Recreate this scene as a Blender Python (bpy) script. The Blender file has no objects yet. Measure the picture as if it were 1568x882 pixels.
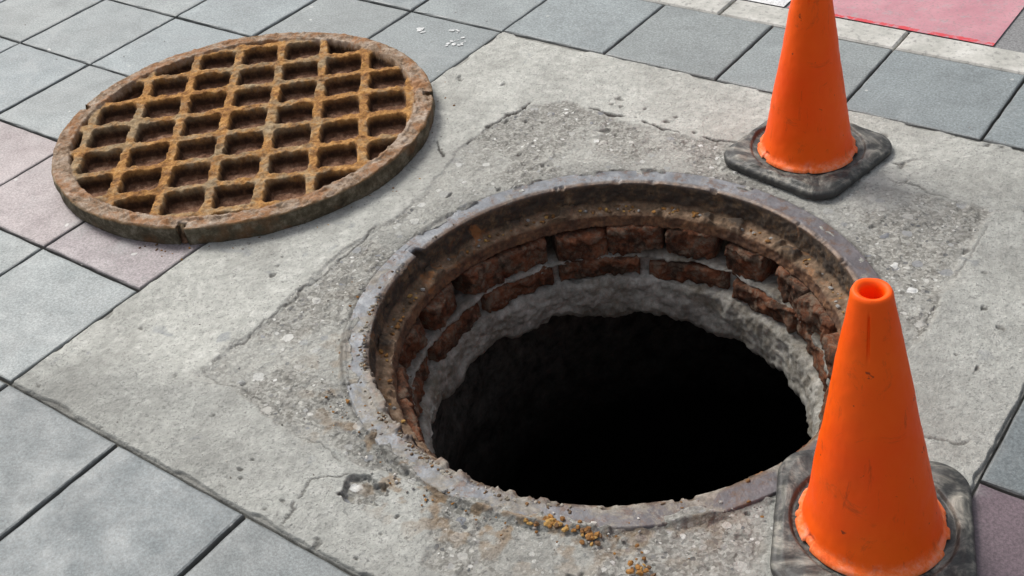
import bpy, math, random
import numpy as np
from mathutils import Matrix, Vector
random.seed(7); np.random.seed(7)
sc=bpy.context.scene
sc.view_settings.view_transform='Standard'
try: sc.view_settings.look='None'
except Exception: pass
sc.view_settings.exposure=0

# ---------------------------------------------------------------- noise
def _h(i,j,k,s):
    v=np.sin(i*127.1+j*311.7+k*74.7+s*53.13)*43758.5453
    return v-np.floor(v)
def vn(x,y,z=0.0,s=0):
    x=np.asarray(x,float); y=np.asarray(y,float); z=np.zeros_like(x)+z
    i,j,k=np.floor(x),np.floor(y),np.floor(z)
    u,v,w=x-i,y-j,z-k
    u=u*u*(3-2*u); v=v*v*(3-2*v); w=w*w*(3-2*w)
    L=lambda a,b,t:a+(b-a)*t
    return L(L(L(_h(i,j,k,s),_h(i+1,j,k,s),u),L(_h(i,j+1,k,s),_h(i+1,j+1,k,s),u),v),
             L(L(_h(i,j,k+1,s),_h(i+1,j,k+1,s),u),L(_h(i,j+1,k+1,s),_h(i+1,j+1,k+1,s),u),v),w)
def fbm(x,y,z=0.0,s=0,o=4):
    t=0;a=.5;n=0
    for q in range(o):
        f=2.03**q
        t=t+a*vn(np.asarray(x)*f,np.asarray(y)*f,np.asarray(z)*f,s+q*7); n+=a; a*=.5
    return t/n
def ss(a,b,x):
    t=np.clip((x-a)/(b-a),0,1); return t*t*(3-2*t)

# ---------------------------------------------------------------- mesh helpers
def mesh(name,V,F,mat=None,attrs=None,smooth=True,parent=None,colattr=None):
    me=bpy.data.meshes.new(name)
    V=np.asarray(V,dtype=np.float32)
    if isinstance(F,np.ndarray):
        nf=len(F); k=F.shape[1]
        me.vertices.add(len(V)); me.vertices.foreach_set('co',V.ravel())
        me.loops.add(nf*k); me.loops.foreach_set('vertex_index',F.astype(np.int32).ravel())
        me.polygons.add(nf); me.polygons.foreach_set('loop_start',np.arange(nf,dtype=np.int32)*k)
        me.update(calc_edges=True)
    else:
        me.from_pydata(V.tolist(),[],F)
    me.validate()
    if attrs:
        for n,a in attrs.items():
            at=me.attributes.new(n,'FLOAT','POINT'); at.data.foreach_set('value',np.asarray(a,dtype=np.float32))
    if colattr:
        for n,a in colattr.items():
            at=me.attributes.new(n,'FLOAT_COLOR','POINT')
            c=np.ones((len(V),4),dtype=np.float32); c[:,:3]=a; at.data.foreach_set('color',c.ravel())
    me.polygons.foreach_set('use_smooth',np.full(len(me.polygons),smooth))
    ob=bpy.data.objects.new(name,me); sc.collection.objects.link(ob)
    if mat: me.materials.append(mat)
    if parent: ob.parent=parent
    return ob
def gridfaces(nr,nt,wrap=True,flip=False):
    i=np.arange(nr-1)[:,None]; j=np.arange(nt if wrap else nt-1)[None,:]
    j2=(j+1)%nt
    a=i*nt+j; b=i*nt+j2; c=(i+1)*nt+j2; d=(i+1)*nt+j
    F=np.stack([a,b,c,d],-1).reshape(-1,4)
    return F[:,::-1] if flip else F
def resample(prof,step):
    out=[prof[0]]
    for p,q in zip(prof[:-1],prof[1:]):
        L=math.hypot(q[0]-p[0],q[1]-p[1]); n=max(1,int(round(L/step)))
        for k in range(1,n+1): out.append((p[0]+(q[0]-p[0])*k/n,p[1]+(q[1]-p[1])*k/n))
    return np.array(out)
def revolve(name,prof,nt,mat,step=.003,amp=0.0,fr=40,fr2=160,amp2=0.0,center=(0,0),parent=None,zmod=None,ampf=None,seed=0,lean=None):
    P=resample(prof,step); nr=len(P)
    th=np.linspace(0,2*np.pi,nt,endpoint=False)
    T=np.zeros_like(P); T[1:-1]=P[2:]-P[:-2]; T[0]=P[1]-P[0]; T[-1]=P[-1]-P[-2]
    T/=np.linalg.norm(T,axis=1)[:,None]+1e-9
    Nn=np.stack([T[:,1],-T[:,0]],1)
    R=P[:,0][:,None]+0*th; Z=P[:,1][:,None]+0*th; TH=th[None,:]+0*R
    X=R*np.cos(TH);Y=R*np.sin(TH)
    dsp=0
    if amp: dsp=dsp+amp*(fbm(X*fr,Y*fr,Z*fr,seed,3)-.5)*2
    if amp2: dsp=dsp+amp2*(fbm(X*fr2,Y*fr2,Z*fr2,seed+31,2)-.5)*2
    if ampf is not None: dsp=dsp*ampf(R,Z)
    R=R+dsp*Nn[:,0][:,None]; Z=Z+dsp*Nn[:,1][:,None]
    if zmod is not None: R,Z=zmod(R,Z,TH)
    X=R*np.cos(TH)+center[0];Y=R*np.sin(TH)+center[1]
    if lean is not None:
        X=X+lean[0]*Z; Y=Y+lean[1]*Z
    V=np.stack([X,Y,Z],-1).reshape(-1,3)
    return mesh(name,V,gridfaces(nr,nt),mat,parent=parent)

# ---------------------------------------------------------------- material DSL
class Mt:
    def __init__(s,name,rough=.8,spec=.3):
        s.m=bpy.data.materials.new(name); s.m.use_nodes=True; s.t=s.m.node_tree
        s.b=s.t.nodes['Principled BSDF']; s.b.inputs['Roughness'].default_value=rough
        s.b.inputs['Specular IOR Level'].default_value=spec
        s.tc=s.t.nodes.new('ShaderNodeTexCoord').outputs['Object']
    def n(s,ty,**k):
        x=s.t.nodes.new(ty)
        for a,b in k.items(): setattr(x,a,b)
        return x
    def set(s,inp,v):
        if isinstance(v,bpy.types.NodeSocket): s.t.links.new(v,inp)
        else:
            if isinstance(v,(tuple,list)) and len(v)==3 and inp.type=='RGBA': v=(*v,1)
            inp.default_value=v
    def noise(s,scale,detail=4,rough=.55,dist=0,vec=None):
        x=s.n('ShaderNodeTexNoise'); s.set(x.inputs['Vector'],vec or s.tc)
        x.inputs['Scale'].default_value=scale; x.inputs['Detail'].default_value=detail
        x.inputs['Roughness'].default_value=rough; x.inputs['Distortion'].default_value=dist
        return x.outputs[0]
    def vor(s,scale,feature='F1',rnd=1,vec=None):
        x=s.n('ShaderNodeTexVoronoi',feature=feature); s.set(x.inputs['Vector'],vec or s.tc)
        x.inputs['Scale'].default_value=scale; x.inputs['Randomness'].default_value=rnd
        return x
    def warp(s,scale,amt):
        x=s.n('ShaderNodeTexNoise'); s.set(x.inputs['Vector'],s.tc); x.inputs['Scale'].default_value=scale; x.inputs['Detail'].default_value=3
        a=s.n('ShaderNodeVectorMath',operation='MULTIPLY_ADD'); s.set(a.inputs[0],x.outputs['Color']); a.inputs[1].default_value=(amt,amt,amt); s.set(a.inputs[2],s.tc)
        return a.outputs[0]
    def ramp(s,f,stops,interp='LINEAR'):
        x=s.n('ShaderNodeValToRGB'); x.color_ramp.interpolation=interp; s.set(x.inputs[0],f)
        e=x.color_ramp.elements
        while len(e)<len(stops): e.new(.5)
        for q,(p,c) in zip(e,stops):
            q.position=p; q.color=(c,c,c,1) if not isinstance(c,(tuple,list)) else (*c,1)
        return x.outputs[0]
    def mix(s,f,a,b,mode='MIX'):
        x=s.n('ShaderNodeMix',data_type='RGBA',blend_type=mode)
        s.set(x.inputs[0],f); s.set(x.inputs[6],a); s.set(x.inputs[7],b)
        return x.outputs[2]
    def math(s,op,a,b=0.0,clamp=False):
        x=s.n('ShaderNodeMath',operation=op,use_clamp=clamp); s.set(x.inputs[0],a); s.set(x.inputs[1],b)
        return x.outputs[0]
    def attr(s,name,col=False):
        x=s.n('ShaderNodeAttribute',attribute_name=name)
        return x.outputs['Color'] if col else x.outputs['Fac']
    def sep(s,v=None):
        x=s.n('ShaderNodeSeparateXYZ'); s.set(x.inputs[0],v or s.tc); return x.outputs
    def bump(s,h,strength=.5,dist=.002,prev=None):
        x=s.n('ShaderNodeBump'); x.inputs['Strength'].default_value=strength; x.inputs['Distance'].default_value=dist
        s.set(x.inputs['Height'],h)
        if prev: s.set(x.inputs['Normal'],prev)
        return x.outputs[0]
    def col(s,c): s.set(s.b.inputs['Base Color'],c)
    def nor(s,n): s.set(s.b.inputs['Normal'],n)
    def rough(s,r): s.set(s.b.inputs['Roughness'],r)

def M_concrete():
    m=Mt('concrete_patch',.85,.25)
    agg=m.attr('agg'); crk=m.attr('crack'); dk=m.attr('tone')
    sk=m.ramp(m.noise(6,8,.72,.3),[(.28,(.30,.30,.275)),(.44,(.44,.44,.405)),(.56,(.55,.55,.505)),(.72,(.66,.66,.61))])
    sk=m.mix(.45,sk,m.ramp(m.noise(45,7,.8),[(.32,(.20,.20,.185)),(.5,(.47,.47,.43)),(.64,(.74,.73,.68))]))
    spk=m.ramp(m.noise(190,2,.6),[(.36,1),(.42,0)])
    sk=m.mix(m.math('MULTIPLY',spk,.5),sk,(.18,.18,.17))
    stain=m.ramp(m.noise(15,3,.5,.6),[(.68,0),(.73,1)])
    sk=m.mix(m.math('MULTIPLY',stain,.5),sk,(.23,.25,.27))
    grime=m.ramp(m.noise(3.3,7,.72,.8),[(.46,0),(.64,1)])
    sk=m.mix(m.math('MULTIPLY',grime,.5),sk,(.27,.265,.24))
    # exposed aggregate
    wv=m.warp(60,.012)
    v=m.vor(38,vec=wv); v2=m.vor(95,vec=wv); v3=m.vor(210,vec=wv)
    rc=m.sep(v.outputs['Color'])
    base=m.ramp(m.noise(24,8,.8),[(.32,(.16,.155,.135)),(.5,(.33,.32,.285)),(.66,(.54,.53,.48))])
    r3=m.sep(v3.outputs['Color'])
    base=m.mix(.5,base,m.ramp(r3[0],[(0,(.12,.115,.10)),(.5,(.34,.33,.30)),(1,(.62,.61,.56))]))
    r2=m.sep(v2.outputs['Color'])
    st2=m.math('LESS_THAN',m.math('ADD',v2.outputs['Distance'],m.math('MULTIPLY',r2[1],.5)),.44)
    s2c=m.ramp(r2[0],[(0,(.11,.115,.12)),(.4,(.36,.35,.33)),(.7,(.52,.50,.45)),(1,(.86,.85,.81))])
    base=m.mix(m.math('MULTIPLY',st2,.9),base,s2c)
    stone=m.math('LESS_THAN',m.math('ADD',v.outputs['Distance'],m.math('MULTIPLY',rc[1],.75)),.42)
    scol=m.ramp(rc[0],[(0,(.22,.23,.25)),(.4,(.42,.42,.41)),(.65,(.57,.55,.50)),(1,(.86,.86,.83))])
    base=m.mix(m.math('MULTIPLY',stone,.95),base,scol)
    c=m.mix(agg,sk,base)
    c=m.mix(dk,c,m.mix(1.0,c,(.52,.53,.54),'MULTIPLY'))
    c=m.mix(m.attr('rust'),c,(.24,.15,.07))
    c=m.mix(crk,c,(.05,.045,.04))
    m.col(c)
    h=m.math('ADD',m.math('MULTIPLY',m.noise(160,5,.75),1.0),m.math('MULTIPLY',m.math('MULTIPLY',m.math('ADD',stone,st2),agg),.45))
    h=m.math('ADD',h,m.math('MULTIPLY',m.noise(40,5,.65),1.3))
    m.nor(m.bump(h,.9,.0036))
    return m.m
def M_paver():
    m=Mt('paver_stone',.5,.6)
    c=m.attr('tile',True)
    mott=m.ramp(m.noise(6,8,.75,.5),[(.3,.76),(.5,1.0),(.7,1.20)])
    c=m.mix(1.0,c,mott,'MULTIPLY')
    c=m.mix(1.0,c,m.ramp(m.noise(210,3,.8),[(.32,.62),(.5,1.0),(.66,1.4)]),'MULTIPLY')
    w=m.ramp(m.noise(5,7,.75,.6),[(.55,0),(.72,.55)])
    c=m.mix(w,c,(.34,.355,.35))
    sp=m.ramp(m.noise(34,1,.3),[(.77,0),(.79,1)])
    c=m.mix(m.math('MULTIPLY',sp,.6),c,(.6,.6,.57))
    dk=m.ramp(m.noise(17,5,.7,1.0),[(.62,0),(.72,1)])
    c=m.mix(m.math('MULTIPLY',dk,.4),c,(.12,.125,.12))
    c=m.mix(m.attr('edge'),c,(.11,.11,.105))
    m.col(c)
    m.rough(m.ramp(m.noise(14,4,.6),[(.3,.42),(.7,.65)]))
    m.nor(m.bump(m.math('ADD',m.noise(230,3,.75),m.math('MULTIPLY',m.noise(60,3,.6),.8)),.45,.0015))
    return m.m
def M_ground():
    m=Mt('ground_bed',.9,.2)
    x=m.n('ShaderNodeTexBrick'); m.set(x.inputs['Vector'],m.tc); x.offset=0
    x.inputs['Scale'].default_value=1; x.inputs['Brick Width'].default_value=.3; x.inputs['Row Height'].default_value=.3
    x.inputs['Mortar Size'].default_value=.004
    x.inputs['Color1'].default_value=(.2,.21,.21,1); x.inputs['Color2'].default_value=(.24,.25,.25,1); x.inputs['Mortar'].default_value=(.06,.06,.055,1)
    sp=m.sep()
    far=m.math('GREATER_THAN',m.math('MAXIMUM',m.math('ABSOLUTE',sp[0]),m.math('ABSOLUTE',sp[1])),6.2)
    near=m.ramp(m.noise(30,5,.75),[(.35,(.06,.056,.05)),(.65,(.30,.29,.25))])
    m.col(m.mix(far,near,x.outputs['Color']))
    m.nor(m.bump(m.noise(200,3,.7),.5,.003))
    return m.m
def M_iron():
    m=Mt('frame_iron',.45,.5)
    z=m.sep()[2]; inside=m.ramp(m.math('MULTIPLY',z,-1),[(.0,0),(.005,1)])
    top=m.ramp(m.noise(14,7,.75),[(.3,(.095,.102,.112)),(.5,(.175,.185,.20)),(.66,(.30,.31,.32))])
    sx=m.sep(); x=sx[0]; y=sx[1]
    rad=m.math('SQRT',m.math('ADD',m.math('MULTIPLY',x,x),m.math('MULTIPLY',y,y)))
    dull=m.math('MULTIPLY',m.ramp(x,[(.0,0),(.3,1)]),.75)
    top=m.mix(dull,top,m.ramp(m.noise(26,6,.75),[(.3,(.05,.040,.042)),(.7,(.15,.125,.13))]))
    rs=m.ramp(m.noise(30,8,.82),[(.51,0),(.60,1)])
    top=m.mix(m.math('MULTIPLY',rs,.75),top,(.13,.075,.045))
    # rust line along the inner lip
    lipm=m.ramp(m.math('ADD',rad,m.math('MULTIPLY',m.noise(30,6,.8),.022)),[(.446,1),(.453,0)])
    top=m.mix(m.math('MULTIPLY',lipm,.8),top,m.ramp(m.noise(60,5,.8),[(.35,(.05,.032,.022)),(.65,(.21,.13,.075))]))
    fr=m.ramp(m.math('MULTIPLY',y,-1),[(.05,0),(.35,.08)])
    dirt=m.ramp(m.math('ADD',m.noise(11,7,.78,.5),fr),[(.56,0),(.64,1)])
    top=m.mix(m.math('MULTIPLY',dirt,.85),top,m.ramp(m.noise(90,4,.75),[(.3,(.13,.115,.09)),(.7,(.40,.37,.32))]))
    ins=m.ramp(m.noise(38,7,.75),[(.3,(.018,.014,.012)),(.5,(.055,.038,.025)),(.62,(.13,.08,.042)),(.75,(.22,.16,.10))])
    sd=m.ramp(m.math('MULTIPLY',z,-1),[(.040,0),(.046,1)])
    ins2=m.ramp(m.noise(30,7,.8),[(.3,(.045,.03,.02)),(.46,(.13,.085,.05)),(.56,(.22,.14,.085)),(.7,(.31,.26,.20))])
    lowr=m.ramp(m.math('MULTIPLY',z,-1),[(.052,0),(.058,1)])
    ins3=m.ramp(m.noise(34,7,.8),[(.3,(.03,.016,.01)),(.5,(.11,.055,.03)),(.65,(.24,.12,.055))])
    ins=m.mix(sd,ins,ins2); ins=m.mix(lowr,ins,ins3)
    og=m.ramp(m.noise(11,5,.65,.8),[(.58,0),(.67,1)])
    ins=m.mix(m.math('MULTIPLY',og,.6),ins,(.33,.13,.035))
    m.col(m.mix(inside,top,ins))
    tr=m.ramp(m.noise(50,5,.7),[(.3,.34),(.7,.62)])
    tr=m.mix(dirt,tr,(.9,.9,.9))
    m.rough(m.mix(inside,tr,(.9,.9,.9)))
    m.set(m.b.inputs['Metallic'],m.math('MULTIPLY',m.math('MULTIPLY',m.math('SUBTRACT',1.0,inside),m.math('SUBTRACT',1.0,dirt)),.25))
    m.nor(m.bump(m.math('ADD',m.noise(150,5,.75),m.math('MULTIPLY',m.noise(45,4,.6),1.0)),.6,.0022))
    return m.m
def M_brick():
    m=Mt('old_brick',.9,.15)
    c=m.ramp(m.noise(28,8,.8),[(.32,(.07,.028,.017)),(.5,(.20,.075,.038)),(.66,(.34,.155,.085))])
    c=m.mix(m.ramp(m.noise(30,8,.82,.5),[(.48,0),(.58,.85)]),c,(.24,.19,.14))
    c=m.mix(m.ramp(m.noise(16,7,.8),[(.47,0),(.58,.85)]),c,(.045,.03,.022))
    m.col(c); m.nor(m.bump(m.noise(90,7,.8),1.0,.008))
    return m.m
def M_mortar():
    m=Mt('mortar',.9,.15)
    c=m.ramp(m.noise(20,8,.8),[(.3,(.15,.14,.12)),(.5,(.38,.365,.325)),(.64,(.60,.58,.53))])
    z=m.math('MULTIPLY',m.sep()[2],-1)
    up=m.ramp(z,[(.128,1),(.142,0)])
    c=m.mix(up,c,(.045,.03,.02))  # shade of the deep upper brick gaps painted into the mortar colour
    c=m.mix(m.ramp(m.noise(8,7,.78),[(.50,0),(.64,.75)]),c,(.19,.155,.105))
    m.col(c); m.nor(m.bump(m.noise(70,7,.78),1.0,.008))
    return m.m
def M_chamber():
    m=Mt('chamber_concrete',.95,.05)
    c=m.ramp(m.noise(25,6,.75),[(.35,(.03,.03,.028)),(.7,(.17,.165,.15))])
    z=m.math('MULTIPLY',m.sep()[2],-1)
    c=m.mix(m.ramp(z,[(.35,0),(.75,1)]),c,(.008,.008,.008))  # shade painted in: wall colour falls to near black with depth
    m.col(c); m.nor(m.bump(m.noise(60,5,.75),1.0,.006))
    return m.m
def M_cover():
    m=Mt('rusty_cast_iron',.85,.2)
    z=m.sep()[2]
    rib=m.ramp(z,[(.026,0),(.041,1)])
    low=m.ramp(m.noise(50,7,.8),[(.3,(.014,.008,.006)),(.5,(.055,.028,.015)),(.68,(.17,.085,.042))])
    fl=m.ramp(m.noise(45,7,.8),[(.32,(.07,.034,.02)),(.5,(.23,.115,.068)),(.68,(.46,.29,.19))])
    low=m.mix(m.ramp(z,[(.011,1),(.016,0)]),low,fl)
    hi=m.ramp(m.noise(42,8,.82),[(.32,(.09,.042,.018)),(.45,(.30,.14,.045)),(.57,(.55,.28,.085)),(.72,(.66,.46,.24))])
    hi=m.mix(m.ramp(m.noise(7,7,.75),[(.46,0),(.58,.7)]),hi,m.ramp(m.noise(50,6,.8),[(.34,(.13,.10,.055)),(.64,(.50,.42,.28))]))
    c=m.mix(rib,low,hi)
    rim=m.attr('rim')
    rc=m.ramp(m.noise(30,8,.82),[(.32,(.09,.055,.035)),(.45,(.27,.19,.125)),(.56,(.44,.34,.26)),(.72,(.58,.51,.42))])
    rc=m.mix(m.ramp(m.noise(13,7,.78,.6),[(.47,0),(.58,.75)]),rc,(.34,.155,.06))
    c=m.mix(rim,c,rc)
    side=m.attr('side')
    sc_=m.ramp(m.noise(34,7,.8),[(.3,(.03,.024,.016)),(.5,(.11,.092,.06)),(.68,(.27,.24,.18))])
    sc_=m.mix(m.ramp(m.noise(12,4,.6),[(.56,0),(.68,.6)]),sc_,(.18,.085,.035))
    c=m.mix(side,c,sc_)
    m.col(c); m.nor(m.bump(m.math('ADD',m.noise(130,6,.78),m.noise(50,5,.7)),1.0,.0045))
    return m.m
def M_cone():
    m=Mt('orange_pvc',.48,.25)
    sx=m.sep(); z=sx[2]
    c=m.ramp(m.noise(7,4,.6),[(.3,(1.0,.085,.001)),(.7,(1.0,.125,.002))])
    v=m.n('ShaderNodeMapping'); m.set(v.inputs[0],m.tc); v.inputs['Scale'].default_value=(1,1,.10)
    st=m.ramp(m.noise(55,5,.75,0,v.outputs[0]),[(.60,0),(.72,1)])
    c=m.mix(m.math('MULTIPLY',st,.45),c,(.30,.04,.010))
    sm=m.ramp(m.noise(15,7,.82,.8),[(.58,0),(.68,1)])
    c=m.mix(m.math('MULTIPLY',sm,.42),c,(.33,.055,.015))
    sc2=m.ramp(m.noise(48,3,.6,.3),[(.70,0),(.74,1)])
    c=m.mix(m.math('MULTIPLY',sc2,.75),c,(.10,.03,.015))
    ft=m.ramp(m.math('ADD',z,m.math('MULTIPLY',m.noise(28,6,.8),.045)),[(.040,1),(.060,0)])
    c=m.mix(m.math('MULTIPLY',ft,.6),c,m.ramp(m.noise(24,6,.8),[(.38,(.30,.10,.04)),(.5,(.90,.30,.10)),(.62,(.86,.58,.42))]))
    m.col(c)
    m.rough(m.ramp(m.noise(30,4,.7),[(.3,.42),(.7,.65)]))
    m.nor(m.bump(m.noise(90,4,.7),.22,.0012))
    return m.m
def M_rubber():
    m=Mt('black_rubber',.5,.45)
    c=m.ramp(m.noise(9,7,.72,3.0),[(.34,(.016,.016,.016)),(.46,(.05,.05,.046)),(.55,(.15,.145,.125)),(.68,(.36,.34,.29))])
    z=m.sep()[2]
    c=m.mix(m.ramp(z,[(.009,.85),(.0165,0)]),c,(.022,.022,.022))
    m.col(c); m.nor(m.bump(m.noise(50,6,.7,1.0),.6,.003))
    return m.m
def M_kerb():
    m=Mt('kerb_concrete',.85,.2)
    c=m.ramp(m.noise(12,7,.75),[(.3,(.32,.32,.29)),(.55,(.52,.51,.47)),(.7,(.66,.65,.61))])
    c=m.mix(m.ramp(m.noise(70,4,.7),[(.36,.6),(.46,0)]),c,(.2,.2,.19))
    m.col(c); m.nor(m.bump(m.noise(150,4,.7),.5,.002)); return m.m
def M_road():
    m=Mt('asphalt',.8,.4)
    c=m.ramp(m.noise(200,3,.7),[(.3,(.12,.12,.12)),(.7,(.30,.30,.30))]); m.col(c)
    m.nor(m.bump(m.noise(200,3,.7),.6,.002)); return m.m
def M_paint(name,a,b,edge=None):
    m=Mt(name,.6,.35)
    c=m.ramp(m.noise(10,6,.7),[(.3,a),(.7,b)])
    c=m.mix(m.ramp(m.noise(24,7,.8),[(.54,0),(.64,.6)]),c,(.36,.33,.33))
    c=m.mix(m.ramp(m.noise(160,3,.7),[(.36,.55),(.45,0)]),c,(.25,.22,.22))
    if edge:
        y=m.math('ADD',m.sep()[1],m.math('MULTIPLY',m.noise(18,4,.7),.03))
        e=m.math('MULTIPLY',m.math('LESS_THAN',y,1.275),m.ramp(m.noise(26,4,.7),[(.42,0),(.52,.9)]))
        c=m.mix(e,c,edge)
    m.col(c); m.nor(m.bump(m.noise(200,3,.7),.3,.001)); return m.m
def M_debris():
    m=Mt('debris',.9,.15)
    m.col(m.mix(1.0,m.attr('tint',True),m.ramp(m.noise(200,3,.7),[(.3,.6),(.7,1.25)]),'MULTIPLY')); return m.m

# ---------------------------------------------------------------- layout constants (metres, manhole centre = origin)
X0,X1,Y0,Y1=-.846,.654,-.6606,.8394
T=.3

# ---------------------------------------------------------------- ground sheet with the shaft opening
th=np.linspace(0,2*np.pi,360,endpoint=False)
rr=[.478,1.0,2.5,6.5,20,80]
V=[]
for q in rr:
    V.append(np.stack([q*np.cos(th),q*np.sin(th),np.full_like(th,-.011)],-1))
mesh('ground',np.concatenate(V),gridfaces(len(rr),360,flip=True),M_ground(),smooth=False)

# ---------------------------------------------------------------- pavers
def build_pavers():
    V=[];F=[];C=[];E=[]
    ch=.0030; zb=-.03
    rnd=random.Random(3)
    for i in range(-16,18):
        for j in range(-10,6):
            x=X0+i*T; y=Y0+j*T
            if 0<=i<=4 and 0<=j<=4: continue
            red=(j==1)
            if red:
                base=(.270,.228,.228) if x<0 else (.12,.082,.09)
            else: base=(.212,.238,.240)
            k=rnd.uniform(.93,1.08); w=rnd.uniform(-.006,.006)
            if j<0: k*=.66  # near rows darkened in the tile colour, imitating grazing glare on the far ones
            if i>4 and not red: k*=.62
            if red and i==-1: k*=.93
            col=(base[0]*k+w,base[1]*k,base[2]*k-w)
            ox,oy=rnd.uniform(-.0008,.0008),rnd.uniform(-.0008,.0008); g=.0019+rnd.uniform(-.0004,.0006)
            if i in (-1,5) or j in (-1,5): ox=oy=0
            x0,x1,y0,y1=x+g+ox,x+T-g+ox,y+g+oy,y+T-g+oy
            dz=rnd.uniform(-.0014,.0014); tx=rnd.uniform(-.005,.005); ty=rnd.uniform(-.005,.005)
            n=12
            s=len(V)
            def ring(ins,z,wob=0):
                pts=[]
                for a,b in (((x0,y0),(x1,y0)),((x1,y0),(x1,y1)),((x1,y1),(x0,y1)),((x0,y1),(x0,y0))):
                    for q in range(n):
                        t=q/n; px=a[0]+(b[0]-a[0])*t; py=a[1]+(b[1]-a[1])*t
                        cx,cy=(x0+x1)/2,(y0+y1)/2; hx=(x1-x0)/2
                        f=(hx-ins-rnd.uniform(0,wob))/hx
                        px=cx+(px-cx)*f; py=cy+(py-cy)*f
                        pts.append((px,py,z+dz+tx*(px-cx)+ty*(py-cy)))
                return pts
            R=[ring(0,zb),ring(0.0,-ch-.001,.0016),ring(ch*.45,-.0012,.0018),ring(ch+.001,0,.0016),ring(.012,0.0003)]
            ed=[1,.8,.35,.08,0]
            for q,(r_,e_) in enumerate(zip(R,ed)):
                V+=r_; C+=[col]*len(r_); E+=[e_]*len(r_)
            m=4*n
            for q in range(len(R)-1):
                for t in range(m):
                    a=s+q*m+t; b=s+q*m+(t+1)%m
                    F.append((a,b,b+m,a+m))
            F.append(tuple(s+(len(R)-1)*m+t for t in range(m)))
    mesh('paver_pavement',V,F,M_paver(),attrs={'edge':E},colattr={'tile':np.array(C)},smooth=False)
build_pavers()

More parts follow.
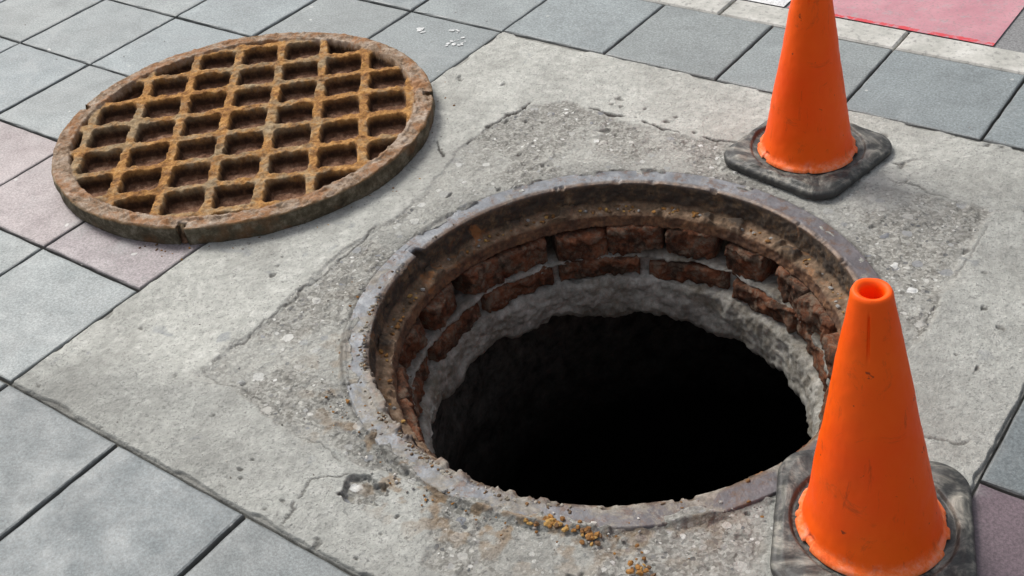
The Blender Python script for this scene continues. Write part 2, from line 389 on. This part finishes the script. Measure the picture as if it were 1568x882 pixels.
# ---------------------------------------------------------------- concrete patch around the manhole
def seg_dist(X,Y,pl):
    d=np.full(X.shape,9.0)
    for (ax,ay),(bx,by) in zip(pl[:-1],pl[1:]):
        vx,vy=bx-ax,by-ay; t=np.clip(((X-ax)*vx+(Y-ay)*vy)/(vx*vx+vy*vy+1e-12),0,1)
        d=np.minimum(d,np.hypot(X-ax-t*vx,Y-ay-t*vy))
    return d
def inside(X,Y,pl):
    c=np.zeros(X.shape,bool); n=len(pl)
    for i in range(n):
        (ax,ay),(bx,by)=pl[i],pl[(i+1)%n]
        if ay==by: continue
        c^=((ay>Y)!=(by>Y))&(X<(bx-ax)*(Y-ay)/(by-ay)+ax)
    return c
def build_patch():
    nt=1440; nr=210
    base=np.linspace(0,2*np.pi,nt,endpoint=False)
    cor=[math.atan2(y,x)%(2*math.pi) for x,y in ((X0,Y0),(X1,Y0),(X1,Y1),(X0,Y1))]
    for c in cor:
        k=int(round(c/(2*np.pi)*nt))%nt; base[k]=c
    th=base; c,s=np.cos(th),np.sin(th); g=.0012
    big=1e9
    with np.errstate(divide='ignore'):
        tx=np.where(c>0,(X1-g)/c,np.where(c<0,(X0+g)/c,big)); ty=np.where(s>0,(Y1-g)/s,np.where(s<0,(Y0+g)/s,big))
    ro=np.minimum(tx,ty); ri=.452
    t=np.linspace(0,1,nr)[:,None]**1.1
    Rr=ri+(ro-ri)[None,:]*t
    X=Rr*c; Y=Rr*s
    wx=X+.035*(fbm(X*9,Y*9,0,1,5)-.5)*2; wy=Y+.035*(fbm(X*9,Y*9,0,2,5)-.5)*2
    poly=[(-.56,-.47),(-.55,-.32),(-.565,.07),(-.60,.39),(-.57,.57),(-.50,.61),(-.3,.60),(-.10,.60),(.19,.61),(.46,.59),(.465,.19),(.45,-.1),(.44,-.4),(.40,-.64),(.05,-.60),(-.02,-.49),(-.28,-.50)]
    ins=inside(wx,wy,poly); d=seg_dist(wx,wy,poly+poly[:1]); sd=np.where(ins,d,-d)
    soft=.006+.03*ss(.4,.6,vn(X*7,Y*7,0,6))
    agg=ss(-soft,soft,sd)
    patchy=fbm(X*6,Y*6,0,5,4)
    agg=agg*(.5+.5*ss(.36,.46,patchy))
    Z=.0035*(1-ss(-.005,.005,sd))-.001
    Z=Z+.0040*(fbm(X*14,Y*14,0,9,4)-.5)+.0022*(fbm(X*80,Y*80,0,11,2)-.5)*(.4+agg)
    r=np.hypot(X,Y)
    Z=Z+.0025*ss(.60,.8,vn(X*70,Y*70,0,14))*agg
    cracks=[([(-.60,.36),(-.585,.50),(-.565,.58),(-.50,.612),(-.42,.60),(-.3,.607),(-.20,.60),(-.08,.61)],.0024,1),
            ([(-.57,.12),(-.60,.28),(-.66,.33)],.0018,.9),
            ([(-.565,.07),(-.56,-.1),(-.55,-.3),(-.56,-.44)],.0014,.6),
            ([(-.12,-.47),(-.20,-.55),(-.18,-.66)],.0013,.6),
            ([(.46,.59),(.463,.4),(.465,.2)],.0012,.4),
            ([(-.56,-.46),(-.40,-.47),(-.28,-.5),(-.16,-.50)],.0013,.35),
            ([(.30,.84),(.27,.70),(.20,.62)],.0013,.5),
            ([(.47,-.05),(.56,-.02),(.654,.03)],.0016,.6),
            ([(-.02,.61),(.2,.63),(.46,.60)],.0016,.5)]
    crack=np.zeros_like(X)
    for pl,w,a in cracks:
        cx=X+.016*(fbm(X*30,Y*30,0,21,4)-.5)*2; cy=Y+.016*(fbm(X*30,Y*30,0,22,4)-.5)*2
        dd=seg_dist(cx,cy,pl); gap=ss(.36,.5,vn(X*22,Y*22,0,23)); wv=w*(.5+1.3*vn(X*40,Y*40,0,24))
        k=a*(1-ss(wv*.6,wv*1.8,dd))*gap
        crack=np.maximum(crack,k); Z=Z-.004*k
    cx,cy=-.118,-.535
    dr=np.hypot((X-cx)*1.0,(Y-cy)*1.25)+.034*(fbm(X*36,Y*36,0,33,5)-.5)*2
    cr=1-ss(.036,.042,dr); Z=Z-.013*cr*(.3+1.0*fbm(X*60,Y*60,0,34,3))
    crack=np.maximum(crack,.7*(1-ss(.0010,.0035,abs(dr-.040)))*ss(.35,.6,vn(X*25,Y*25,0,36)))
    agg=np.maximum(agg,cr*.9)
    pit=ss(.86,.90,vn(X*28,Y*28,0,40)*.6+vn(X*75,Y*75,0,41)*.4); Z=Z-.004*pit; crack=np.maximum(crack,pit*.6)
    ang=np.degrees(np.arctan2(Y,X))
    front=np.exp(-((ang+90)/50)**2)
    lip=fbm(X*18,Y*18,0,50,5)
    near=1-ss(.470,.492,r)
    Z=np.where(r<.485, Z+ .011*ss(.55-.10*front,.68-.10*front,lip)*near*(r>.449+.02*vn(X*40,Y*40,0,51)) -.006*(1-ss(.465,.476,r)), Z)
    edge=np.exp(-((r-.478)/.004)**2)*(.35+.5*vn(X*30,Y*30,0,52))
    crack=np.maximum(crack,edge*.8)
    tone=.0*X
    tone=np.maximum(tone,.50*ss(-.03,.03,wx-.465)*(.55+.6*fbm(X*7,Y*7,0,61,3)))
    tone=np.maximum(tone,.38*ss(.15,.4,X)*ss(.0,.08,Y+.45)*(.5+.7*fbm(X*6,Y*6,0,65,3)))
    tone=np.maximum(tone,.7*(1-ss(.478,.58,r))*(.15+1.2*fbm(X*12,Y*12,0,62,4)))
    tone=np.maximum(tone,.55*ss(-.04,.06,-(wy+.47)+.25*(wx+.5))*(.5+.6*fbm(X*8,Y*8,0,63,3)))
    tone=np.maximum(tone,.28*agg)
    tone=np.clip(tone,0,1)
    rust=np.clip(.7*front*ss(.54,.68,fbm(X*34,Y*34,0,70,4))*(1-ss(.48,.60,r)),0,1)
    bd=np.minimum.reduce([X-X0,X1-X,Y-Y0,Y1-Y])-.002
    eg=1-ss(0,.004,bd+.004*(vn(X*60,Y*60,0,80)-.5)-.010*ss(.66,.85,vn(X*18,Y*18,0,81))); Z=Z-.006*eg; crack=np.maximum(crack,eg*.40)
    V=np.stack([X,Y,Z],-1).reshape(-1,3)
    sk=np.stack([X[-1],Y[-1],np.full(nt,-.03)],-1); V=np.concatenate([V,sk])
    f=lambda a:np.concatenate([a.ravel(),a[-1]])
    mesh('concrete_pavement',V,gridfaces(nr+1,nt,flip=True),M_concrete(),attrs={'agg':f(agg),'crack':f(crack),'tone':f(tone),'rust':f(rust)})
build_patch()

# ---------------------------------------------------------------- kerb strip, road, paint
def slab_row(name,xs,y0,y1,z1,mat,zb=-.05):
    V=[];F=[]
    for a,b in xs:
        s=len(V); c=.004
        for (i,z) in ((0,zb),(0,z1-c),(c,z1)):
            V+=[(a+i,y0+i,z),(b-i,y0+i,z),(b-i,y1-i,z),(a+i,y1-i,z)]
        for q in range(2):
            for t in range(4): F.append((s+q*4+t,s+q*4+(t+1)%4,s+q*4+4+(t+1)%4,s+q*4+4+t))
        F.append((s+8,s+9,s+10,s+11))
    return mesh(name,V,F,mat,smooth=False)
yk=Y0+6*T
slab_row('kerb',[(X0+(i)*.45+.003,X0+(i+1)*.45-.003) for i in range(-11,13)],yk+.003,yk+.098,.001,M_kerb())
mesh('road',[(-40,yk+.102,-.006),(40,yk+.102,-.006),(40,60,-.006),(-40,60,-.006)],[(0,1,2,3)],M_road(),smooth=False)
mesh('red_road_marking',[(-.26,yk+.106,-.002),(.245,yk+.106,-.002),(.245,3.5,-.002),(-.26,3.5,-.002)],[(0,1,2,3)],M_paint('red_paint',(.42,.18,.215),(.55,.28,.31),(.60,.04,.05)),smooth=False)
mesh('white_road_marking',[(-1.6,yk+.106,-.002),(-.27,yk+.106,-.002),(-.27,3.5,-.002),(-1.6,3.5,-.002)],[(0,1,2,3)],M_paint('white_paint',(.6,.6,.6),(.78,.78,.77)),smooth=False)

# ---------------------------------------------------------------- manhole
man=bpy.data.objects.new('open_manhole',None); sc.collection.objects.link(man)
def frame_mod(R,Z,TH):
    a=np.degrees(TH)
    d=np.abs((a-181+180)%360-180)
    top=(Z>-.03)&(R<.462)
    k=(1-ss(1.0,1.8,d))
    R=np.where(top,R+.018*k*ss(-.03,-.01,Z)*(1-ss(.45,.462,R)),R)
    chip=ss(.66,.82,vn(np.cos(TH)*14,np.sin(TH)*14,0,91))*ss(.3,.6,vn(np.cos(TH)*60,np.sin(TH)*60,0,92))
    Z=Z-np.where((R<.440)&(Z>-.02),.006*chip,0)
    # crust baked on to the lip at the near side
    fa=np.exp(-(((a-250+180)%360-180)/42)**2)
    cz=ss(.50,.66,fbm(R*np.cos(TH)*42,R*np.sin(TH)*42,0,97,4))
    Z=Z+np.where((R<.450)&(Z>-.01),.007*cz*fa*(1-ss(.436,.450,R)),0)
    R=R-np.where((R<.440)&(Z>-.035),.007*cz*fa,0)
    seat=(R>.396)&(R<.426)&(Z<-.045)&(Z>-.058)
    Z=Z+np.where(seat,.012*ss(.52,.72,fbm(R*np.cos(TH)*30,R*np.sin(TH)*30,0,95,4)),0)
    return R,Z
revolve('iron_frame',[(.481,-.03),(.4767,-.001),(.474,.0035),(.437,.0035),(.431,.001),(.427,-.044),(.424,-.048),(.404,-.051),(.398,-.055),(.394,-.078),(.415,-.082)],1080,M_iron(),step=.0022,amp=.0042,fr=45,amp2=.0024,fr2=150,parent=man,zmod=frame_mod,
        ampf=lambda R,Z:.2+.8*ss(0,.02,-Z))
mor=M_mortar()
def neck_mod(R,Z,TH):
    n=fbm(np.cos(TH)*5,np.sin(TH)*5,0,101,5)
    e=.034*(n-.5)*2
    a=(np.degrees(TH)+360)%360
    e=e+.030*np.exp(-((a-215)/40)**2)
    k=np.clip((-.21-Z)/.05,0,1)
    n2=fbm(np.cos(TH)*9,np.sin(TH)*9,0,104,4)
    z0=np.clip((-.125-Z)/.02,0,1)*np.clip((Z+.20)/.03,0,1)
    return R,Z+e*k+.010*(n2-.5)*2*z0
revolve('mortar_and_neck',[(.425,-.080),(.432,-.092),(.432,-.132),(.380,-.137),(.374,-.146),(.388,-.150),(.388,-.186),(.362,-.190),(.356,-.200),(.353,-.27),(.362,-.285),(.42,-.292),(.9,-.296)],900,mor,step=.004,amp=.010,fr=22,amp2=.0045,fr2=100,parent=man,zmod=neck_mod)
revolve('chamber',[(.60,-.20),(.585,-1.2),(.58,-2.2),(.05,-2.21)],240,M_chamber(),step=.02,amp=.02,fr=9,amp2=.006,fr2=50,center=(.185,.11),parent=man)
def bricks(name,courses,mat):
    V=[];F=[]; rnd=random.Random(11)
    for (rin,z0,z1,n,gap,off,jit) in courses:
        for k in range(n):
            if rnd.random()<.04: continue
            a0=2*math.pi*(k+off)/n+rnd.uniform(-.02,.02); da=2*math.pi/n-gap*rnd.uniform(.1,1.9)
            ri=rin+rnd.uniform(-jit,jit); dz=rnd.uniform(-.005,.004); tilt=rnd.uniform(-.10,.10); yaw=rnd.uniform(-.008,.008)
            na,nz=34,16; s=len(V)
            cl,cr=rnd.uniform(0,.012),rnd.uniform(0,.012)
            us=[(-.0,1.0)]+[(-.0,.5)]+[(t,0) for t in np.linspace(0,1,na)]+[(1,.5),(1,1.0)]
            vs=[(0,1.0),(0,.5)]+[(t,0) for t in np.linspace(0,1,nz)]+[(1,.5),(1,1.0)]
            for (u,du) in us:
                for (v,dv) in vs:
                    dep=max(du,dv)*.05
                    rc=.004*((abs(u-.5)*2)**8+(abs(v-.5)*2)**8)+cl*max(0,1-u*4)*v+cr*max(0,(u-.75)*4)*(1-v)
                    an=a0+da*u; r_=ri+dep+rc+yaw*(u-.5)*2; z=z0+(z1-z0)*v+dz+tilt*(u-.5)*.1
                    V.append((r_*math.cos(an),r_*math.sin(an),z))
            m=len(vs)
            for i in range(len(us)-1):
                for j in range(m-1):
                    a=s+i*m+j; F.append((a,a+1,a+m+1,a+m))
    V=np.array(V)
    d=.011*(fbm(V[:,0]*34,V[:,1]*34,V[:,2]*34,5,4)-.5)*2+.006*(fbm(V[:,0]*120,V[:,1]*120,V[:,2]*120,6,2)-.5)*2
    r=np.hypot(V[:,0],V[:,1]); V[:,0]*=(r+d)/r; V[:,1]*=(r+d)/r; V[:,2]+=d*.7
    return mesh(name,V,F,mat,parent=man)
bricks('brick_courses',[(.380,-.139,-.080,21,.05,.3,.006),(.368,-.190,-.146,13,.03,.1,.005)],M_brick())

# ---------------------------------------------------------------- manhole cover
def build_cover():
    CX,CY,RO=-1.081,.167,.4305
    nt=1200; nr=260
    th=np.linspace(0,2*np.pi,nt,endpoint=False)[None,:]; rad=np.linspace(.0005,RO-.004,nr)[:,None]
    x=rad*np.cos(th); y=rad*np.sin(th); r=rad+0*th
    p=.106; ro=math.radians(40)
    gx=(x*math.cos(ro)+y*math.sin(ro))/p+.42; gy=(-x*math.sin(ro)+y*math.cos(ro))/p+.5
    wob=.05*(fbm(x*12,y*12,0,3,3)-.5)
    gx=gx+wob; gy=gy-wob
    dx=np.abs(gx-np.round(gx))*p; dy=np.abs(gy-np.round(gy))*p
    n1=fbm(x*50,y*50,0,7,3)-.5
    k=.014
    hh=np.clip(.5+.5*(dy-dx)/k,0,1); dm=dy*(1-hh)+dx*hh-k*hh*(1-hh)
    dm=dm+.008*n1
    rib=1-ss(.0085,.0175,dm)
    rimd=.393-r+.006*n1
    rim=1-ss(0.0,.009,rimd)
    hfl=.004+.009*(fbm(x*30,y*30,0,8,4))
    H=hfl+(.044-hfl)*rib
    H=H-.007*rib*fbm(x*40,y*40,0,12,3)
    H=np.maximum(H,hfl+(.0445-hfl)*rim)
    H=H+.0028*(fbm(x*100,y*100,0,9,2)-.5)*2
    H=H-.004*(r>.40)*ss(.5,.7,fbm(x*35,y*35,0,13,3))
    a=np.degrees(np.arctan2(y,x))
    nk=0*r
    for na in (-62,199,41):
        d=np.abs((a-na+180)%360-180)*math.pi/180*r
        nk=np.maximum(nk,(1-ss(.006,.009,d))*ss(.408,.412,r))
    H=H-.038*nk
    prof=[(RO-.001,-.003),(RO,-.007),(RO+.001,-.014),(RO+.001,-.02),(RO,-.027),(RO,-.034),(RO-.003,-.0445)]
    Xs=[x];Ys=[y];Zs=[H];rim_=[np.clip(rim*(H>.03),0,1)];sd=[0*r]
    tnk=nk[-1]
    t1=th[0]
    for pr,pz in prof:
        rr=pr+.0045*(fbm(np.cos(t1)*16,np.sin(t1)*16,pz*50,15,5)-.5)*2-.017*tnk
        Xs.append((rr*np.cos(t1))[None]);Ys.append((rr*np.sin(t1))[None]);Zs.append(np.full(nt,.0445+pz)[None])
        rim_.append(np.full((1,nt),0.3 if pz>-.005 else 0.)); sd.append(np.full((1,nt),.4 if pz>-.005 else 1.))
    X=np.concatenate(Xs)+CX;Y=np.concatenate(Ys)+CY;Z=np.concatenate(Zs)+.001
    V=np.stack([X,Y,Z],-1).reshape(-1,3)
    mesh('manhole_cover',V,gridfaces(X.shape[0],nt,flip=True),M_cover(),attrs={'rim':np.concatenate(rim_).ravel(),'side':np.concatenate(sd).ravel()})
build_cover()

# ---------------------------------------------------------------- traffic cones
mc,mr=M_cone(),M_rubber()
def cone(cx,cy,rot,lean,k):
    e=bpy.data.objects.new('traffic_cone',None); sc.collection.objects.link(e)
    prof=[(.1165,.0175),(.1155,.0215),(.112,.0245),(.1065,.028),(.1035,.036),(.0985,.055),(.0300,.412),(.0292,.419),(.0265,.424),(.0225,.425),(.0165,.422),(.0150,.415),(.0148,.36),(.0200,.30),(.09,.03)]
    prof=[(a*k,b) for a,b in prof]
    def cm(R,Z,TH):
        nck=ss(.62,.75,vn(np.cos(TH)*7,np.sin(TH)*7,0,201))*(R>.09)*(Z<.03)
        # split seam near the mouth of the cone
        sm=(1-ss(.02,.07,np.abs(TH-math.radians(285))))*ss(.335,.36,Z)*(1-ss(.395,.41,Z))*(R>.018)
        return R-.004*nck-.003*sm,Z+.0015*nck
    revolve('cone_body',prof,360,mc,step=.005,amp=.0018,fr=14,amp2=.0005,fr2=90,parent=e,lean=lean,zmod=cm)
    nt=320; th=np.linspace(0,2*np.pi,nt,endpoint=False)
    hs,cr=.134,.052
    def rs(t):
        c,s=abs(math.cos(t)),abs(math.sin(t)); lo,hi=0,.3
        for _ in range(40):
            m=(lo+hi)/2; qx,qy=c*m-(hs-cr),s*m-(hs-cr)
            d=math.hypot(max(qx,0),max(qy,0))+min(max(qx,qy),0)-cr
            if d>0: hi=m
            else: lo=m
        return lo
    Ro=np.array([rs(t) for t in th])
    V=[]
    for i,t in enumerate(np.linspace(0,1,44)):
        r=.085+(Ro-.006-.085)*t
        z=np.full(nt,.0215)
        z=z-.0065*(1-ss(.109,.115,r))
        x=r*np.cos(th);y=r*np.sin(th)
        z=z-.005*ss(.80,1,t)
        z=z+.0022*np.sin(th*16+1.5*np.sin(3*th))*ss(.45,.7,t)*(1-ss(.85,1,t))
        z=z+.005*(fbm(x*35,y*35,0,77,3)-.5)
        V.append(np.stack([x,y,z],-1))
    for ins,z in ((.002,.0135),(.0,.009),(.001,.001)):
        r=Ro-ins+.003*(fbm(np.cos(th)*8,np.sin(th)*8,z*40,78,3)-.5); V.append(np.stack([r*np.cos(th),r*np.sin(th),np.full(nt,z)],-1))
    V=np.concatenate(V)
    b=mesh('rubber_base',V,gridfaces(47,nt,flip=True),mr,parent=e)
    b.rotation_euler[2]=rot
    e.location=(cx,cy,.004); return e
cone(.562,-.226,math.radians(22),(-.075,-.025),.89)
cone(.073,.632,math.radians(-10),(-.02,-.01),.85)

# ---------------------------------------------------------------- debris crumbs
def debris():
    rnd=random.Random(5); V=[];F=[];C=[]
    t=(1+5**.5)/2
    iv=[(-1,t,0),(1,t,0),(-1,-t,0),(1,-t,0),(0,-1,t),(0,1,t),(0,-1,-t),(0,1,-t),(t,0,-1),(t,0,1),(-t,0,-1),(-t,0,1)]
    fc=[(0,11,5),(0,5,1),(0,1,7),(0,7,10),(0,10,11),(1,5,9),(5,11,4),(11,10,2),(10,7,6),(7,1,8),(3,9,4),(3,4,2),(3,2,6),(3,6,8),(3,8,9),(4,9,5),(2,4,11),(6,2,10),(8,6,7),(9,8,1)]
    def add(x,y,z,r,c,flat=1):
        s=len(V); a=rnd.uniform(0,6.28); sx,sy,sz=rnd.uniform(.7,1.4),rnd.uniform(.6,1.1),rnd.uniform(.4,.8)*flat
        for p in iv:
            j=rnd.uniform(.75,1.2)*r/1.9
            px,py,pz=p[0]*sx*j,p[1]*sy*j,p[2]*sz*j
            V.append((x+px*math.cos(a)-py*math.sin(a),y+px*math.sin(a)+py*math.cos(a),z+pz+r*.3*flat)); C.append(c)
        F.extend([(s+f[0],s+f[1],s+f[2]) for f in fc])
    greys=[(.4,.39,.36),(.3,.29,.27),(.5,.48,.44),(.22,.2,.18)]; rusts=[(.32,.16,.05),(.22,.11,.04),(.4,.24,.08),(.15,.09,.05)]
    for _ in range(170):
        a=math.radians(rnd.gauss(-95,34)); r=rnd.gauss(.486,.018)
        if r<.45: continue
        add(r*math.cos(a),r*math.sin(a),.003,rnd.uniform(.0012,.0032)*(1.6 if rnd.random()<.1 else 1),rnd.choice(greys[1:]+rusts[:2]))
    for _ in range(320):
        a=math.radians(rnd.gauss(-112,26)); r=.436+abs(rnd.gauss(0,.006))
        add(r*math.cos(a),r*math.sin(a),.003,rnd.uniform(.0012,.004),rnd.choice([(.20,.17,.13),(.28,.25,.20),(.13,.09,.06),(.36,.33,.28),(.20,.11,.05)]))
    for cx,cy,n,sp in ((.17,-.44,26,.010),(.225,-.43,28,.012),(.14,-.455,10,.009),(.33,-.45,14,.014),(.29,-.53,12,.010)):
        for _ in range(n):
            px,py=rnd.gauss(cx,sp),rnd.gauss(cy,sp*.6)
            if math.hypot(px,py)<.44: continue
            add(px,py,.004,rnd.uniform(.002,.006),rnd.choice(rusts))
    for _ in range(260):
        x=rnd.uniform(-.84,.65); y=rnd.uniform(-.65,.83)
        if math.hypot(x,y)<.48: continue
        add(x,y,.001,rnd.uniform(.001,.0026),rnd.choice(greys+[(.12,.11,.1)]))
    for _ in range(170):
        x=rnd.uniform(-2.4,.65); y=rnd.uniform(-1.2,1.1)
        if math.hypot(x,y)<.5 or math.hypot(x+1.081,y-.167)<.43: continue
        add(x,y,.000,rnd.uniform(.001,.0025),rnd.choice(greys+[(.1,.09,.08),(.5,.5,.48)]))
    for _ in range(300):
        a=rnd.uniform(0,6.28); r=rnd.uniform(.403,.424)
        add(r*math.cos(a),r*math.sin(a),-.050,rnd.uniform(.0015,.006),rnd.choice(greys[1:2]+rusts))
    for _ in range(90):
        a=math.radians(rnd.uniform(-75,60)); r=.4305+abs(rnd.gauss(.012,.02))
        add(-1.081+r*math.cos(a),.167+r*math.sin(a),.001,rnd.uniform(.001,.0035),rnd.choice(rusts+greys[3:]))
    # dried white splashes on the pavers
    for cx,cy,n,sp in ((-.92,.74,14,.016),(-1.05,.757,8,.010),(-.97,.79,5,.012),(-1.42,-.03,4,.004)):
        for _ in range(n): add(rnd.gauss(cx,sp),rnd.gauss(cy,sp*.7),.0008,rnd.uniform(.003,.008),(.62,.63,.62),.12)
    mesh('debris',V,F,M_debris(),smooth=False,colattr={'tint':np.array(C)})
debris()

# ---------------------------------------------------------------- light
el=math.radians(50); sv=Vector((-1,.25,0)).normalized(); sdir=Vector((sv.x*math.cos(el),sv.y*math.cos(el),math.sin(el)))
w=bpy.data.worlds.new('World'); sc.world=w; w.use_nodes=True; nt=w.node_tree
bg=nt.nodes['Background']; sky=nt.nodes.new('ShaderNodeTexSky'); sky.sky_type='NISHITA'; sky.sun_disc=False
sky.sun_elevation=el; sky.sun_rotation=math.atan2(sv.x,sv.y); sky.dust_density=4; sky.air_density=1.0
hs=nt.nodes.new('ShaderNodeHueSaturation'); hs.inputs['Saturation'].default_value=.35
nt.links.new(sky.outputs[0],hs.inputs['Color']); nt.links.new(hs.outputs[0],bg.inputs[0]); bg.inputs[1].default_value=.15
ld=bpy.data.lights.new('sun','SUN'); ld.energy=2.4; ld.angle=math.radians(20); ld.color=(1,.97,.92)
lo=bpy.data.objects.new('sun',ld); sc.collection.objects.link(lo); lo.rotation_euler=sdir.to_track_quat('Z','Y').to_euler()

# ---------------------------------------------------------------- camera
pitch,roll,yaw=math.radians(37.56),math.radians(-7.21),math.radians(-39.84)
d=np.array([math.sin(yaw)*math.cos(pitch),math.cos(yaw)*math.cos(pitch),-math.sin(pitch)])
r=np.array([math.cos(yaw),-math.sin(yaw),0.]); u=np.cross(r,d)
c,s=math.cos(roll),math.sin(roll); r,u=r*c+u*s,-r*s+u*c
cam=bpy.data.cameras.new('camera'); co=bpy.data.objects.new('camera',cam); sc.collection.objects.link(co)
m=Matrix(((r[0],u[0],-d[0],.910),(r[1],u[1],-d[1],-1.3545),(r[2],u[2],-d[2],1.3446),(0,0,0,1)))
co.matrix_world=m; cam.sensor_width=36; cam.lens=1844.6/1568*36; cam.clip_end=300; cam.clip_start=.05
sc.camera=co
